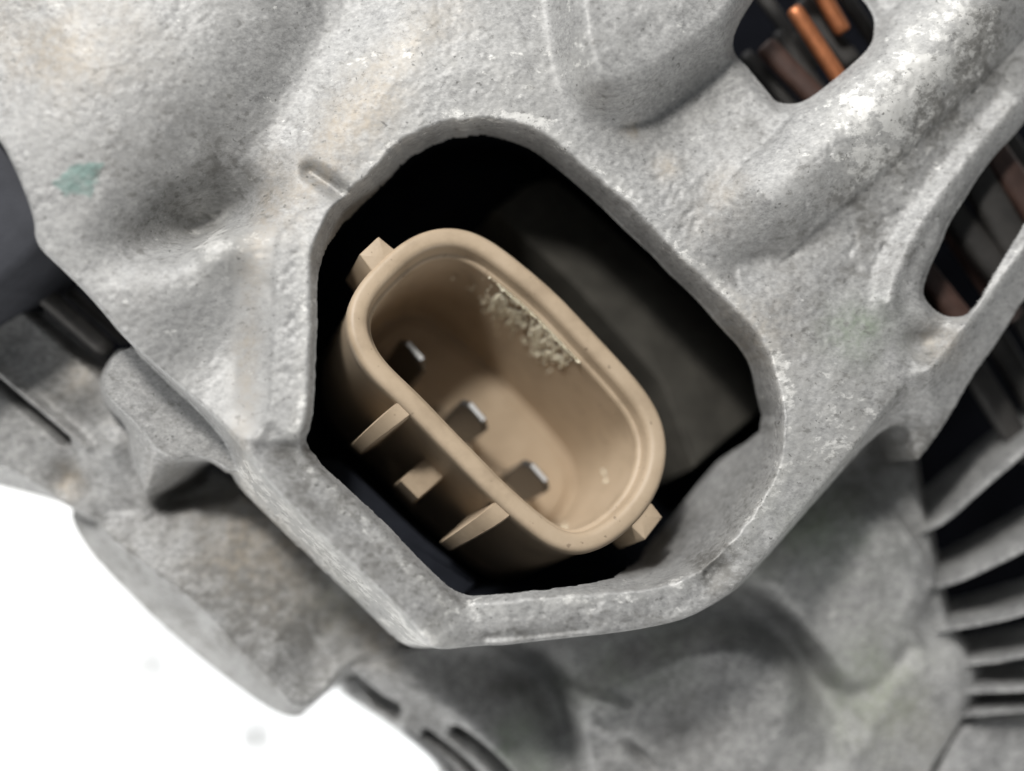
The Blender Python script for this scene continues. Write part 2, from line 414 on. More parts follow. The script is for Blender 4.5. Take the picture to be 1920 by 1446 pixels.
mid_band = np.exp(-(sdpoly(pts([(500, 850), (560, 835), (645, 925), (800, 1080), (870, 1130), (815, 1170), (672, 1046), (545, 915)], 0), 1).clip(0) / 0.08) ** 2)
pale = pale + 0.8 * outer_band  # brightness of the rim's outer wall painted in as a paler tone
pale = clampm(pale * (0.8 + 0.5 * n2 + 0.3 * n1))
dirt_shade = (0.9 * gauss(1345, 1070, 32, rx=40, ang=math.radians(40)) + 0.6 * gauss(1000, 1182, 10, rx=90) + 1.0 * gauss(1790, 190, 50, rx=130, ang=math.radians(45)) + 0.6 * gauss(1880, 60, 60)
        + 0.5 * gauss(1650, 420, 110) + 0.35 * gauss(1450, 450, 60) + 0.45 * gauss(1300, 1370, 90, -3) + 0.4 * gauss(520, 1130, 90, -2.4)  # dark pits and chips, plus shade painted into hollows and low castings
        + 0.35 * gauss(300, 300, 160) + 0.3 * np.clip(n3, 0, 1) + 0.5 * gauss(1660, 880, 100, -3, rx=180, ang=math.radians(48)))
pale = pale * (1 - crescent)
dirt_shade = dirt_shade + 0.35 * crescent + 0.55 * mid_band + 0.10 * sstep(-(H + 2.4), 0.5) * (1 - crescent) * (1 - 0.6 * gauss(1600, 1180, 120, -3)) + 0.9 * gauss(1345, 1068, 24, rx=34, ang=math.radians(40)) + 0.75 * gauss(520, 1120, 130, -2.4, rx=260, ang=math.radians(-42)) + 0.4 * gauss(120, 760, 130, -2.3) + 0.5 * gauss(960, 1270, 90, -3.3, rx=160) + 0.4 * gauss(1130, 1160, 16, rx=200)  # shade painted on deep castings and valleys; crescent and mid band toned darker
dirt_shade = clampm(dirt_shade * (0.8 + 0.6 * n2 + 0.3 * n1))
plain = (0.85 * np.exp(-(sdpoly(pts([(455, 430), (512, 430), (512, 500), (508, 690), (504, 770), (478, 815), (436, 790), (442, 650), (448, 520)], 0.1), 1).clip(0) / 0.06) ** 2)
         + 0.75 * outer_band + 0.75 * crescent + 0.45 * sstep(-(H + 2.0), 0.6) + 0.30 * gauss(420, 640, 120) + 0.25 * gauss(200, 150, 250))
plain = np.clip(plain, 0, 0.9) * np.clip(0.9 + 0.3 * n2, 0, 1)
tealp = sdpoly(pts([(126, 352), (150, 326), (178, 314), (212, 308), (206, 334), (188, 352), (184, 380), (170, 370), (148, 374), (136, 364)], 0.3), 1)
teal = np.clip(0.5 - (tealp + 0.06 * n2 + 0.06 * noise2(0.12, 31)) / 0.06, 0, 1) * np.clip(0.95 + 0.3 * noise2(0.1, 32), 0, 1)

# ------------------------------------------------------------------ materials
def new_mat(name):
    m = bpy.data.materials.new(name); m.use_nodes = True
    nt = m.node_tree; nt.nodes.clear()
    out = nt.nodes.new('ShaderNodeOutputMaterial'); bs = nt.nodes.new('ShaderNodeBsdfPrincipled')
    nt.links.new(bs.outputs[0], out.inputs[0])
    return m, nt, bs

def coords(nt, scale=(1, 1, 1), rot=(0, 0, 0)):
    tc = nt.nodes.new('ShaderNodeTexCoord'); mp = nt.nodes.new('ShaderNodeMapping')
    mp.inputs['Scale'].default_value = [s / S for s in scale]
    mp.inputs['Rotation'].default_value = rot
    nt.links.new(tc.outputs['Object'], mp.inputs[0])
    return mp.outputs[0]

def noise(nt, vec, scale, detail=4, rough=0.6):
    n = nt.nodes.new('ShaderNodeTexNoise')
    n.inputs['Scale'].default_value = scale; n.inputs['Detail'].default_value = detail; n.inputs['Roughness'].default_value = rough
    nt.links.new(vec, n.inputs['Vector'])
    return n.outputs['Fac']

def ramp(nt, fac, stops):
    r = nt.nodes.new('ShaderNodeValToRGB')
    e = r.color_ramp.elements
    while len(e) < len(stops):
        e.new(0.5)
    for el, (p, c) in zip(e, stops):
        el.position = p; el.color = (*c, 1) if len(c) == 3 else c
    nt.links.new(fac, r.inputs[0])
    return r.outputs[0]

def mixc(nt, fac, a, b, mode='MIX'):
    m = nt.nodes.new('ShaderNodeMix'); m.data_type = 'RGBA'; m.blend_type = mode
    for sock, v in ((m.inputs[0], fac), (m.inputs[6], a), (m.inputs[7], b)):
        if hasattr(v, 'is_output'):
            nt.links.new(v, sock)
        else:
            sock.default_value = v if not isinstance(v, tuple) else (*v, 1)
    return m.outputs[2]

def math_(nt, op, a, b=0.0):
    m = nt.nodes.new('ShaderNodeMath'); m.operation = op
    for sock, v in ((m.inputs[0], a), (m.inputs[1], b)):
        if hasattr(v, 'is_output'):
            nt.links.new(v, sock)
        else:
            sock.default_value = v
    return m.outputs[0]

def bump(nt, bs, height, strength, dist):
    b = nt.nodes.new('ShaderNodeBump')
    b.inputs['Strength'].default_value = strength; b.inputs['Distance'].default_value = dist * S
    nt.links.new(height, b.inputs['Height']); nt.links.new(b.outputs[0], bs.inputs['Normal'])

def attr(nt, name):
    a = nt.nodes.new('ShaderNodeAttribute'); a.attribute_name = name
    return a.outputs['Fac']

def cast_metal(name, stains=True, base=((0.165, 0.165, 0.165), (0.328, 0.328, 0.325), (0.525, 0.523, 0.514))):
    m, nt, bs = new_mat(name)
    v = coords(nt, (1, 1, 0.6), (0, 0, math.radians(-38)))
    vs = coords(nt, (0.72, 1.12, 1), (0, 0, math.radians(-38)))
    fine = noise(nt, vs, 10.5, 5, 0.7)
    mid = noise(nt, v, 1.6, 5, 0.62)
    grain = noise(nt, vs, 24, 3, 0.7)
    f = math_(nt, 'ADD', math_(nt, 'MULTIPLY', fine, 0.62), math_(nt, 'MULTIPLY', mid, 0.38))
    f = math_(nt, 'ADD', f, math_(nt, 'MULTIPLY', math_(nt, 'SUBTRACT', grain, 0.5), 0.45))
    vo = nt.nodes.new('ShaderNodeTexVoronoi'); vo.inputs['Scale'].default_value = 13.0
    wob = nt.nodes.new('ShaderNodeVectorMath'); wob.operation = 'ADD'
    nz = nt.nodes.new('ShaderNodeTexNoise'); nz.inputs['Scale'].default_value = 9.0
    nt.links.new(vs, nz.inputs['Vector'])
    sc_ = nt.nodes.new('ShaderNodeVectorMath'); sc_.operation = 'SCALE'; sc_.inputs['Scale'].default_value = 0.12
    nt.links.new(nz.outputs['Color'], sc_.inputs[0]); nt.links.new(vs, wob.inputs[0]); nt.links.new(sc_.outputs[0], wob.inputs[1])
    nt.links.new(wob.outputs[0], vo.inputs['Vector'])
    cellv = nt.nodes.new('ShaderNodeSeparateColor'); nt.links.new(vo.outputs['Color'], cellv.inputs[0])
    patchy = noise(nt, v, 0.55, 6, 0.7)
    f = math_(nt, 'ADD', f, math_(nt, 'MULTIPLY', math_(nt, 'SUBTRACT', cellv.outputs[0], 0.5), 0.10))
    f = math_(nt, 'ADD', f, math_(nt, 'MULTIPLY', math_(nt, 'SUBTRACT', patchy, 0.5), 0.36))
    if stains:
        f = math_(nt, 'ADD', math_(nt, 'MULTIPLY', math_(nt, 'SUBTRACT', f, 0.53), math_(nt, 'SUBTRACT', 1.0, attr(nt, 'plain'))), 0.53)
    c = ramp(nt, f, [(0.33, base[0]), (0.5, base[1]), (0.68, base[2])])
    if stains:
        brk = noise(nt, v, 5.0, 4, 0.7)
        bk = ramp(nt, brk, [(0.35, (0.25,) * 3), (0.62, (1,) * 3)])
        c = mixc(nt, math_(nt, 'MULTIPLY', math_(nt, 'MULTIPLY', attr(nt, 'pale'), bk), 0.75), c, (0.66, 0.655, 0.63))
        ox = noise(nt, vs, 3.2, 6, 0.75)
        oxm = ramp(nt, math_(nt, 'ADD', math_(nt, 'MULTIPLY', attr(nt, 'pale'), 0.22), ox), [(0.64, (0,) * 3), (0.70, (1,) * 3)])
        c = mixc(nt, math_(nt, 'MULTIPLY', oxm, 0.75), c, (0.76, 0.755, 0.73))
        c = mixc(nt, math_(nt, 'MULTIPLY', math_(nt, 'MULTIPLY', attr(nt, 'dirt_shade'), bk), 0.85), c, (0.145, 0.14, 0.13))
        c = \
            mixc(nt, math_(nt, 'MULTIPLY', math_(nt, 'MULTIPLY', attr(nt, 'tan'), bk), 0.68), c, (0.355, 0.305, 0.24))
        c = mixc(nt, math_(nt, 'MULTIPLY', math_(nt, 'MULTIPLY', attr(nt, 'green'), bk), 0.50), c, (0.26, 0.325, 0.23))
        c = mixc(nt, math_(nt, 'MULTIPLY', attr(nt, 'teal'), 0.85), c, (0.15, 0.235, 0.215))
        spk = ramp(nt, math_(nt, 'ADD', noise(nt, vs, 6.0, 5, 0.75), math_(nt, 'MULTIPLY', attr(nt, 'dirt_shade'), 0.16)), [(0.60, (0,) * 3), (0.67, (1,) * 3)])
        c = mixc(nt, math_(nt, 'MULTIPLY', spk, 0.55), c, (0.12, 0.117, 0.108))
    # tiny dark pores
    po = noise(nt, v, 9.0, 2, 0.5)
    pm = ramp(nt, po, [(0.26, (1,) * 3), (0.31, (0,) * 3)])
    c = mixc(nt, math_(nt, 'MULTIPLY', pm, 0.7), c, (0.10, 0.10, 0.095))
    nt.links.new(c, bs.inputs['Base Color'])
    bs.inputs['Metallic'].default_value = 0.34
    r = ramp(nt, mid, [(0.3, (0.52,) * 3), (0.7, (0.70,) * 3)])
    nt.links.new(r, bs.inputs['Roughness'])
    hgt = math_(nt, 'ADD', math_(nt, 'MULTIPLY', fine, 0.6), math_(nt, 'MULTIPLY', cellv.outputs[0], 0.10))
    if stains:
        hgt = math_(nt, 'MULTIPLY', hgt, math_(nt, 'SUBTRACT', 1.0, attr(nt, 'plain')))
    bump(nt, bs, hgt, 0.42, 0.05)
    return m

def simple(name, colr, rough, metal=0.0, var=0.15, scale=3.0, bstr=0.3, bdist=0.02, spec=0.5):
    m, nt, bs = new_mat(name)
    v = coords(nt)
    f = noise(nt, v, scale, 5, 0.65)
    lo = tuple(c * (1 - var) for c in colr); hi = tuple(min(1, c * (1 + var)) for c in colr)
    nt.links.new(ramp(nt, f, [(0.3, lo), (0.7, hi)]), bs.inputs['Base Color'])
    bs.inputs['Roughness'].default_value = rough; bs.inputs['Metallic'].default_value = metal
    bs.inputs['Specular IOR Level'].default_value = spec
    g = noise(nt, v, scale * 6, 3, 0.6)
    bump(nt, bs, g, bstr, bdist)
    return m

M_CAST = cast_metal('cast_aluminium')
M_FIN = cast_metal('cast_aluminium_fin', False)
def dirty_plastic():
    m, nt, bs = new_mat('beige_plastic')
    v = coords(nt)
    big = noise(nt, v, 0.9, 5, 0.65); sm = noise(nt, v, 14, 3, 0.6); sp_ = noise(nt, v, 6.5, 2, 0.5)
    c = ramp(nt, big, [(0.30, (0.34, 0.262, 0.182)), (0.50, (0.43, 0.335, 0.235)), (0.72, (0.47, 0.372, 0.268))])
    c = mixc(nt, math_(nt, 'MULTIPLY', ramp(nt, sp_, [(0.255, (1,) * 3), (0.30, (0,) * 3)]), 0.55), c, (0.13, 0.09, 0.06))
    c = mixc(nt, math_(nt, 'MULTIPLY', ramp(nt, noise(nt, v, 2.6, 6, 0.75), [(0.60, (0,) * 3), (0.75, (1,) * 3)]), 0.25), c, (0.25, 0.19, 0.14))
    nt.links.new(c, bs.inputs['Base Color'])
    nt.links.new(ramp(nt, big, [(0.3, (0.40,) * 3), (0.7, (0.58,) * 3)]), bs.inputs['Roughness'])
    bs.inputs['Specular IOR Level'].default_value = 0.42
    bump(nt, bs, sm, 0.3, 0.014)
    return m
M_BEIGE = dirty_plastic()
M_BLACK = simple('black_plastic', (0.016, 0.018, 0.024), 0.8, 0, 0.3, 1.0, 0.3, 0.02, 0.08)
M_PIT = simple('dark_interior', (0.006, 0.0065, 0.009), 0.9, 0, 0.3, 1.0, 0.3, 0.02, 0.03)
M_DARK = simple('charcoal_plastic', (0.052, 0.049, 0.042), 0.75, 0, 0.3, 1.5, 0.3, 0.02, 0.15)
M_CAP = simple('slate_plastic', (0.046, 0.048, 0.056), 0.7, 0, 0.15, 1.5, 0.25, 0.015, 0.15)
M_PIN = simple('tinned_blade', (0.10, 0.097, 0.093), 0.33, 0.55, 0.12, 4, 0.15, 0.006)
M_TIP = simple('blade_tip_glint', (0.88, 0.88, 0.87), 0.42, 0.7, 0.08, 4, 0.15, 0.006)  # highlight on the blade tips put into their colour
M_COPPER = simple('bare_copper', (0.50, 0.19, 0.085), 0.42, 0.7, 0.25, 3, 0.3, 0.02)
M_ENAMEL = simple('varnished_copper', (0.070, 0.040, 0.032), 0.45, 0.1, 0.4, 2, 0.3, 0.02)
M_VARN = simple('grey_varnish', (0.028, 0.026, 0.024), 0.55, 0.0, 0.35, 2, 0.3, 0.02)
M_LAM = simple('lamination_steel', (0.10, 0.095, 0.09), 0.5, 0.4, 0.35, 3, 0.4, 0.03)
M_POWDER = simple('cream_residue', (0.88, 0.82, 0.65), 0.9, 0, 0.15, 9, 0.4, 0.02)
M_TABLE = simple('white_table', (0.88, 0.885, 0.88), 0.45, 0, 0.01, 0.4, 0.02, 0.01)
M_CRUMB = simple('grey_crumb', (0.10, 0.095, 0.085), 0.8, 0, 0.2, 4, 0.3, 0.02)

# ------------------------------------------------------------------ object helpers
def link(name, me, mat, parent=None, label=None):
    me.materials.append(mat)
    o = bpy.data.objects.new(name, me)
    col.objects.link(o)
    if parent is not None:
        o.parent = parent
        if parent is ROOT:
            o.location = -Vector(ROOT.location)
    if label:
        o['label'] = label
    return o

OFFSET = {}
def mesh(name, V, Fc, smooth=True, mat=None, parent=None, label=None):
    me = bpy.data.meshes.new(name)
    me.from_pydata([tuple(np.asarray(v) * S) for v in V], [], [tuple(f) for f in Fc])
    me.validate(); me.update()
    if smooth:
        me.shade_smooth()
        try:
            me.set_sharp_from_angle(angle=math.radians(40))
        except Exception:
            pass
    return link(name, me, mat, parent, label)

ROOT = bpy.data.objects.new('alternator', None)
ROOT.location = (0, 0, TABLE * S)
ROOT.empty_display_size = 0.01
ROOT['label'] = 'weathered grey cast aluminium alternator with a beige three-blade connector socket'
ROOT['category'] = 'alternator'
col.objects.link(ROOT)

# ------------------------------------------------------------------ split the sculpted surface into its castings
# pull the cut edges onto their outlines so they are not stepped
cgy, cgx = np.gradient(cont, STEP)
cl = np.maximum(np.hypot(cgx, cgy), 0.3)
near = (cont < 0) & (cont > -2.2 * STEP)
XX = np.where(near, X - cont * cgx / cl, X); YY = np.where(near, Y - cont * cgy / cl, Y)
gy, gx = np.gradient(H, STEP)
inv = 1 / np.sqrt(gx * gx + gy * gy + 1)
NRM = np.stack([-gx * inv, -gy * inv, inv], -1)
drop = (H < -5.2)
fdel = hole[:-1, :-1] & hole[1:, :-1] & hole[:-1, 1:] & hole[1:, 1:]
fdel |= drop[:-1, :-1] | drop[1:, :-1] | drop[:-1, 1:] | drop[1:, 1:]
def cellmask(d):
    return (d[:-1, :-1] + d[1:, 1:]) / 2
reg = np.zeros(fdel.shape, int)              # 0 rear cover
dDeck = cellmask(sdpoly(chaikin(pts(DECK_LOW, -1.6), 2), 3))
bodyc = dDeck > -0.02
reg[bodyc] = 3
best = np.stack([cellmask(np.where(stator > LOW, stator, -20)), cellmask(np.where(boss > LOW, boss, -20)), cellmask(np.where(frame > LOW, frame, -20)),
                 cellmask(np.where(tab > LOW, tab, -20))])
who = best.argmax(0)
reg = np.where(bodyc, np.array([1, 2, 3, 0])[who], 0)
names = [('rear_cover', 'rough cast grey cover around the connector opening'), ('stator_ring', 'blurred grey stator body at the side'),
         ('mounting_boss', 'blurred rounded mounting boss with a smooth pale end'), ('front_frame', 'deeper, out of focus casting with greenish stains')]
def islands(m):
    lab = np.zeros(m.shape, int); sizes = [0]; n = 0
    J, I = np.nonzero(m)
    for j0, i0 in zip(J.tolist(), I.tolist()):
        if lab[j0, i0]:
            continue
        n += 1; stack = [(j0, i0)]; lab[j0, i0] = n; c = 0
        while stack:
            j, i = stack.pop(); c += 1
            for j2, i2 in ((j + 1, i), (j - 1, i), (j, i + 1), (j, i - 1)):
                if 0 <= j2 < m.shape[0] and 0 <= i2 < m.shape[1] and m[j2, i2] and not lab[j2, i2]:
                    lab[j2, i2] = n; stack.append((j2, i2))
        sizes.append(c)
    return lab, sizes
for k in (1, 2, 3):
    lab, sizes = islands((reg == k) & ~fdel)
    keep = int(np.argmax(sizes))
    reg[(lab > 0) & (lab != keep)] = 0
for k, (nm, lb) in enumerate(names):
    sel = (reg == k) & ~fdel
    jj, ii = np.nonzero(sel)
    q = np.stack([jj * NX + ii, jj * NX + ii + 1, (jj + 1) * NX + ii + 1, (jj + 1) * NX + ii], 1)
    used, invx = np.unique(q.ravel(), return_inverse=True)
    co = np.stack([XX.ravel()[used], YY.ravel()[used], H.ravel()[used]], 1) * S
    me = bpy.data.meshes.new(nm)
    nf = len(q)
    me.vertices.add(len(used)); me.vertices.foreach_set('co', co.astype(np.float32).ravel())
    me.loops.add(nf * 4); me.loops.foreach_set('vertex_index', invx.astype(np.int32))
    me.polygons.add(nf); me.polygons.foreach_set('loop_start', (np.arange(nf) * 4).astype(np.int32))
    me.polygons.foreach_set('loop_total', np.full(nf, 4, np.int32))
    me.update(calc_edges=True)
    me.shade_smooth()
    me.normals_split_custom_set_from_vertices(NRM.reshape(-1, 3)[used].astype(np.float32))
    for an, arr in (('tan', tan), ('green', green), ('pale', pale), ('dirt_shade', dirt_shade), ('teal', teal), ('plain', plain)):
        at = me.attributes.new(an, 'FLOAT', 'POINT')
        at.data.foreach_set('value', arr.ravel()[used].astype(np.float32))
    link(nm, me, M_CAST, ROOT, lb)

# ------------------------------------------------------------------ solids from outlines
def resample(P, n):
    P = np.vstack([P, P[:1]])
    L = np.r_[0, np.cumsum(np.linalg.norm(np.diff(P, axis=0), axis=1))]
    s = np.linspace(0, L[-1], n, endpoint=False)
    return np.stack([np.interp(s, L, P[:, k]) for k in range(P.shape[1])], 1)

def normals2(P):
    T = np.roll(P, -1, 0) - np.roll(P, 1, 0)
    T /= np.linalg.norm(T, axis=1)[:, None]
    area_ = np.sum(P[:, 0] * np.roll(P[:, 1], -1) - np.roll(P[:, 0], -1) * P[:, 1])
    n = np.stack([T[:, 1], -T[:, 0]], 1)
    return n if area_ > 0 else -n

def ring_solid(name, P, rings, to3, mat, parent, label=None, cap_first=True, cap_last=True):
    """P: closed outline (n,2); rings: (inward offset, depth); to3(p2, depth) -> 3d"""
    N = normals2(P); n = len(P)
    V, Fc = [], []
    for (o, d) in rings:
        Q = P - N * o
        V += [to3(q, d) for q in Q]
    for r in range(len(rings) - 1):
        for k in range(n):
            k2 = (k + 1) % n
            Fc.append((r * n + k, r * n + k2, (r + 1) * n + k2, (r + 1) * n + k))
    for flag, r in ((cap_first, 0), (cap_last, len(rings) - 1)):
        if flag:
            c = np.mean(V[r * n:(r + 1) * n], 0); ci = len(V); V.append(c)
            for k in range(n):
                Fc.append((r * n + k, r * n + (k + 1) % n, ci))
    me_o = mesh(name, V, Fc, True, mat, parent, label)
    fix_normals(me_o.data)
    return me_o

def fix_normals(me):
    import bmesh
    bm = bmesh.new(); bm.from_mesh(me)
    bmesh.ops.recalc_face_normals(bm, faces=bm.faces)
    bm.to_mesh(me); bm.free()
    me.update()

def flat3(q, d):
    return (q[0], q[1], d)

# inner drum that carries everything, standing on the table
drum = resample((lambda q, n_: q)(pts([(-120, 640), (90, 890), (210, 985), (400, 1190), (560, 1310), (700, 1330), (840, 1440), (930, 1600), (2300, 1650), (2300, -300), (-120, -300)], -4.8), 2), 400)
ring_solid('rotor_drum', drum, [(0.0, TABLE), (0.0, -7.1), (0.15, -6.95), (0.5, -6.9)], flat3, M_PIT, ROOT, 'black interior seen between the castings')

# dark cap at the side
cap = resample(chaikin(pts([(-260, 60), (-60, 205), (0, 249), (22, 268), (44, 301), (69, 348), (90, 386), (98, 419), (88, 452), (72, 472), (22, 520), (-20, 556), (-260, 700)], 0.25), 2), 160)
ring_solid('terminal_cap', cap, [(0.0, -3.2), (0.0, -0.05), (0.03, 0.10), (0.10, 0.20), (0.22, 0.26), (0.6, 0.27)], flat3, M_CAP, ROOT, 'dark slate plastic cap at the edge of the casting')

# ------------------------------------------------------------------ connector socket
AX = np.array([0.29, 0.25, 1.0]); AX /= np.linalg.norm(AX)
C0 = np.array([*wpt(952, 735, -0.5), -0.5])
E1 = np.array([0.66, -0.75, 0.0]); E1 -= AX * E1.dot(AX); E1 /= np.linalg.norm(E1)
E2 = np.cross(AX, E1)                      # towards upper right
CAMP = np.array([0, 0, D])

def loc(px, py, depth=0.0):
    """local (e1, e2) of the point at that depth below the socket rim"""
    d = np.array([(px - 960) / 100.0, -(py - 723) / 100.0, 0]) - CAMP
    o = C0 - AX * depth
    t_ = (o - CAMP).dot(AX) / d.dot(AX)
    p = CAMP + d * t_ - o
    return np.array([p.dot(E1), p.dot(E2)])

def soc3(q, depth):
    return C0 + E1 * q[0] + E2 * q[1] - AX * depth

OUT = [(652, 612), (654, 574), (664, 545), (691, 511), (729, 472), (773, 440), (816, 426), (850, 425), (889, 431), (928, 453), (986, 496),
       (1044, 547), (1102, 607), (1160, 670), (1209, 724), (1238, 772), (1254, 825), (1252, 869), (1238, 917), (1213, 961), (1179, 995),
       (1141, 1024), (1097, 1038), (1063, 1036), (1025, 1019), (976, 980), (947, 956), (850, 859), (763, 767), (720, 728), (681, 685), (659, 646)]
PO = resample(chaikin(np.array([loc(*p) for p in OUT]), 3), 192)
z = PO[:, 0] + 1j * PO[:, 1]
Zf = np.fft.fft(z); Zf[12:-12] = 0
z = np.fft.ifft(Zf); PO = resample(np.stack([z.real, z.imag], 1), 192)

FLOOR = 4.0
ringsS = [(0.07, 5.2), (0.06, 0.62), (0.04, 0.46), (0.0, 0.34), (0.0, 0.12), (0.02, 0.05), (0.07, 0.01), (0.12, 0.0), (0.26, 0.0),
          (0.33, 0.02), (0.375, 0.07), (0.40, 0.15), (0.41, 0.32), (0.43, 0.36), (0.47, 0.375), (0.50, 0.40), (0.515, 0.48),
          (0.60, FLOOR - 0.05), (0.615, FLOOR - 0.01), (0.66, FLOOR), (0.75, FLOOR - 0.01), (0.78, FLOOR - 0.07), (0.82, FLOOR - 0.09), (0.95, FLOOR - 0.09)]
socket = ring_solid('connector_socket', PO, ringsS, soc3, M_BEIGE, ROOT, 'beige plastic oval connector shroud', cap_first=False)

def prism_local(name, poly, d0, d1, mat, parent, bev=0.03):
    P = resample(np.asarray(poly, float), max(24, 8 * len(poly)))
    return ring_solid(name, P, [(0, d1), (0, d0 + bev), (bev * 0.4, d0 + bev * 0.35), (bev, d0)], soc3, mat, parent)

# side lugs
prism_local('lug', [loc(*p, 0.06) for p in [(674, 477), (710, 443), (739, 467), (770, 478), (730, 520), (700, 512)]], 0.06, 1.7, M_BEIGE, socket)
prism_local('lug', [loc(*p, 0.06) for p in [(1179, 982), (1160, 960), (1200, 930), (1224, 945), (1243, 970), (1210, 1013)]], 0.06, 1.5, M_BEIGE, socket)

def wall_at(e1):
    """e2 of the outer wall on the pin-side (negative e2)"""
    m = PO[:, 1] < 0
    return np.interp(e1, *(lambda o: (PO[m][o, 0], PO[m][o, 1]))(np.argsort(PO[m][:, 0]))) + 0.06

def wedge(name, e1c, wid, prof, mat, lean=0.0, taper=0.0):
    """a rib on the outer wall: prof = (outward, depth) outline, extruded along e1"""
    prof = np.asarray(prof, float)
    prof = chaikin(prof, 1)
    n = len(prof); V, Fc = [], []
    for (s, shrink) in ((-wid / 2, 0.9), (-wid / 2 + 0.03, 1.0), (wid / 2 - 0.03, 1.0), (wid / 2, 0.9)):
        c = prof.mean(0)
        for o, d in prof:
            o2, d2 = c + (np.array([o, d]) - c) * shrink
            e1 = e1c + s
            tp = 1.0 - taper * np.clip(o2 / 0.9, 0, 1) ** 2
            V.append(soc3((e1c + s * tp - lean * np.clip(o2, 0, 1) ** 1.5, wall_at(e1) - o2), d2))
    for r in range(3):
        for k in range(n):
            Fc.append((r * n + k, r * n + (k + 1) % n, (r + 1) * n + (k + 1) % n, (r + 1) * n + k))
    Fc.append(tuple(range(n))); Fc.append(tuple(range(3 * n, 4 * n)))
    o = mesh(name, V, Fc, True, mat, socket)
    fix_normals(o.data)
    return o

r1 = loc(757, 770, 0.2)[0]; r2 = loc(945, 960, 0.2)[0]; rb = loc(800, 890, 1.6)[0]
ramp_prof = [(-0.25, 0.10), (0.04, 0.10), (0.28, 0.20), (0.52, 0.55), (0.72, 1.10), (0.84, 1.75), (0.80, 2.05), (0.55, 2.0), (0.25, 2.3), (-0.25, 2.6)]
wedge('locking_ramp', r1 - 0.02, 0.36, ramp_prof, M_BEIGE, 0.10, 0.30)
wedge('locking_ramp', r2 - 0.06, 0.40, [(a_ * 1.12 if a_ > 0 else a_, b_) for a_, b_ in ramp_prof], M_BEIGE, 0.12, 0.30)
wedge('latch_block', rb, 0.54, [(-0.25, 1.60), (0.0, 1.60), (0.62, 1.60), (0.68, 1.66), (0.68, 2.3), (0.6, 2.4), (-0.25, 2.4)], M_BEIGE)

# blades and the little collars moulded round their feet
for (tx, ty) in ((779, 660), (895, 774), (1011, 888)):
    c = loc(tx, ty, 1.95)
    w, th = 0.40, 0.075
    outl = [(-w, 4.2), (-w, 2.20), (-w * 0.60, 1.93), (w * 0.52, 1.93), (w, 2.24), (w, 4.2)]
    V, Fc = [], []
    n = len(outl)
    for s_, in_ in ((-th, 0.035), (-th + 0.03, 0.0), (th - 0.03, 0.0), (th, 0.035)):
        for k, (e, d) in enumerate(outl):
            e_ = e * (1 - in_ / w); d_ = d + (in_ * 1.3 if 0 < k < n - 1 else 0)
            V.append(soc3((c[0] + e_, c[1] + s_), d_))
    for r in range(3):
        for k in range(n):
            Fc.append((r * n + k, r * n + (k + 1) % n, (r + 1) * n + (k + 1) % n, (r + 1) * n + k))
    Fc.append(tuple(range(n))); Fc.append(tuple(range(3 * n, 4 * n)))
    b = mesh('contact_blade', V, Fc, False, M_PIN, socket, 'bright tinned flat blade contact')
    b.data.materials.append(M_TIP)
    fix_normals(b.data)
    for pl_ in b.data.polygons:
        if Vector(pl_.normal).dot(Vector(AX)) > 0.75:
            pl_.material_index = 1
    for sg in (-1, 1):
        e0 = c[0] + sg * 0.47
        prism_local('blade_collar', [(e0 - 0.11, c[1] - 0.16), (e0 + 0.11, c[1] - 0.16), (e0 + 0.11, c[1] + 0.16), (e0 - 0.11, c[1] + 0.16)], 3.7, 4.1, M_BEIGE, socket)

# cream residue flakes stuck to the inner wall
samples_ = []
for k in range(0, 192):
    n_ = normals2(PO)[k]
    for d in np.linspace(0.45, 3.9, 60):
        o = 0.515 + (0.60 - 0.515) * (d - 0.48) / 3.4
        p = soc3(PO[k] - n_ * (o + 0.012), d)
        kk = D / (D - p[2])
        samples_.append((960 + p[0] * 100 * kk, 723 - p[1] * 100 * kk, *p, *(-(E1 * n_[0] + E2 * n_[1])), PO[k][1]))
SM = np.array(samples_)
V, Fc = [], []
def flake(px, py, size):
    i = np.argmin((SM[:, 0] - px) ** 2 + (SM[:, 1] - py) ** 2 + np.where(SM[:, 8] > -0.6, 0, 1e6))
    p, nn = SM[i, 2:5], SM[i, 5:8]
    t1 = np.cross(nn, AX); t1 /= np.linalg.norm(t1); t2 = np.cross(nn, t1)
    m = random.randint(5, 8); b0 = len(V); ph = random.random() * 6.28
    for k in range(m):
        r = size * random.uniform(0.45, 1.2); a_ = ph + 6.283 * k / m
        V.append(p + t1 * math.cos(a_) * r + t2 * math.sin(a_) * r * 0.8 - nn * 0.01)
    V.append(p + nn * size * random.uniform(0.3, 0.9) + t1 * random.uniform(-.3, .3) * size)
    for k in range(m):
        Fc.append((b0 + k, b0 + (k + 1) % m, b0 + m))
def patch(cx, cy, rx, ry, ang, cnt, smin_, smax_):
    for _ in range(cnt):
        a_ = random.uniform(0, 6.283); r = math.sqrt(random.random())
        if random.random() < 0.55: r = random.uniform(0.75, 1.05)
        u, v_ = r * math.cos(a_) * rx, r * math.sin(a_) * ry
        flake(cx + u * math.cos(ang) - v_ * math.sin(ang), cy + u * math.sin(ang) + v_ * math.cos(ang), random.uniform(smin_, smax_))
for _c in range(40):
    a_ = random.uniform(0, 6.283); r_ = random.uniform(0.7, 1.25)
    cx_, cy_, rx_, ry_ = random.choice([(952, 578, 44, 27), (1026, 640, 48, 26)])
    u, v_ = r_ * math.cos(a_) * rx_, r_ * math.sin(a_) * ry_
    flake(cx_ + 0.8 * u - 0.6 * v_, cy_ + 0.6 * u + 0.8 * v_, random.uniform(0.015, 0.04))
NRMS = normals2(PO)
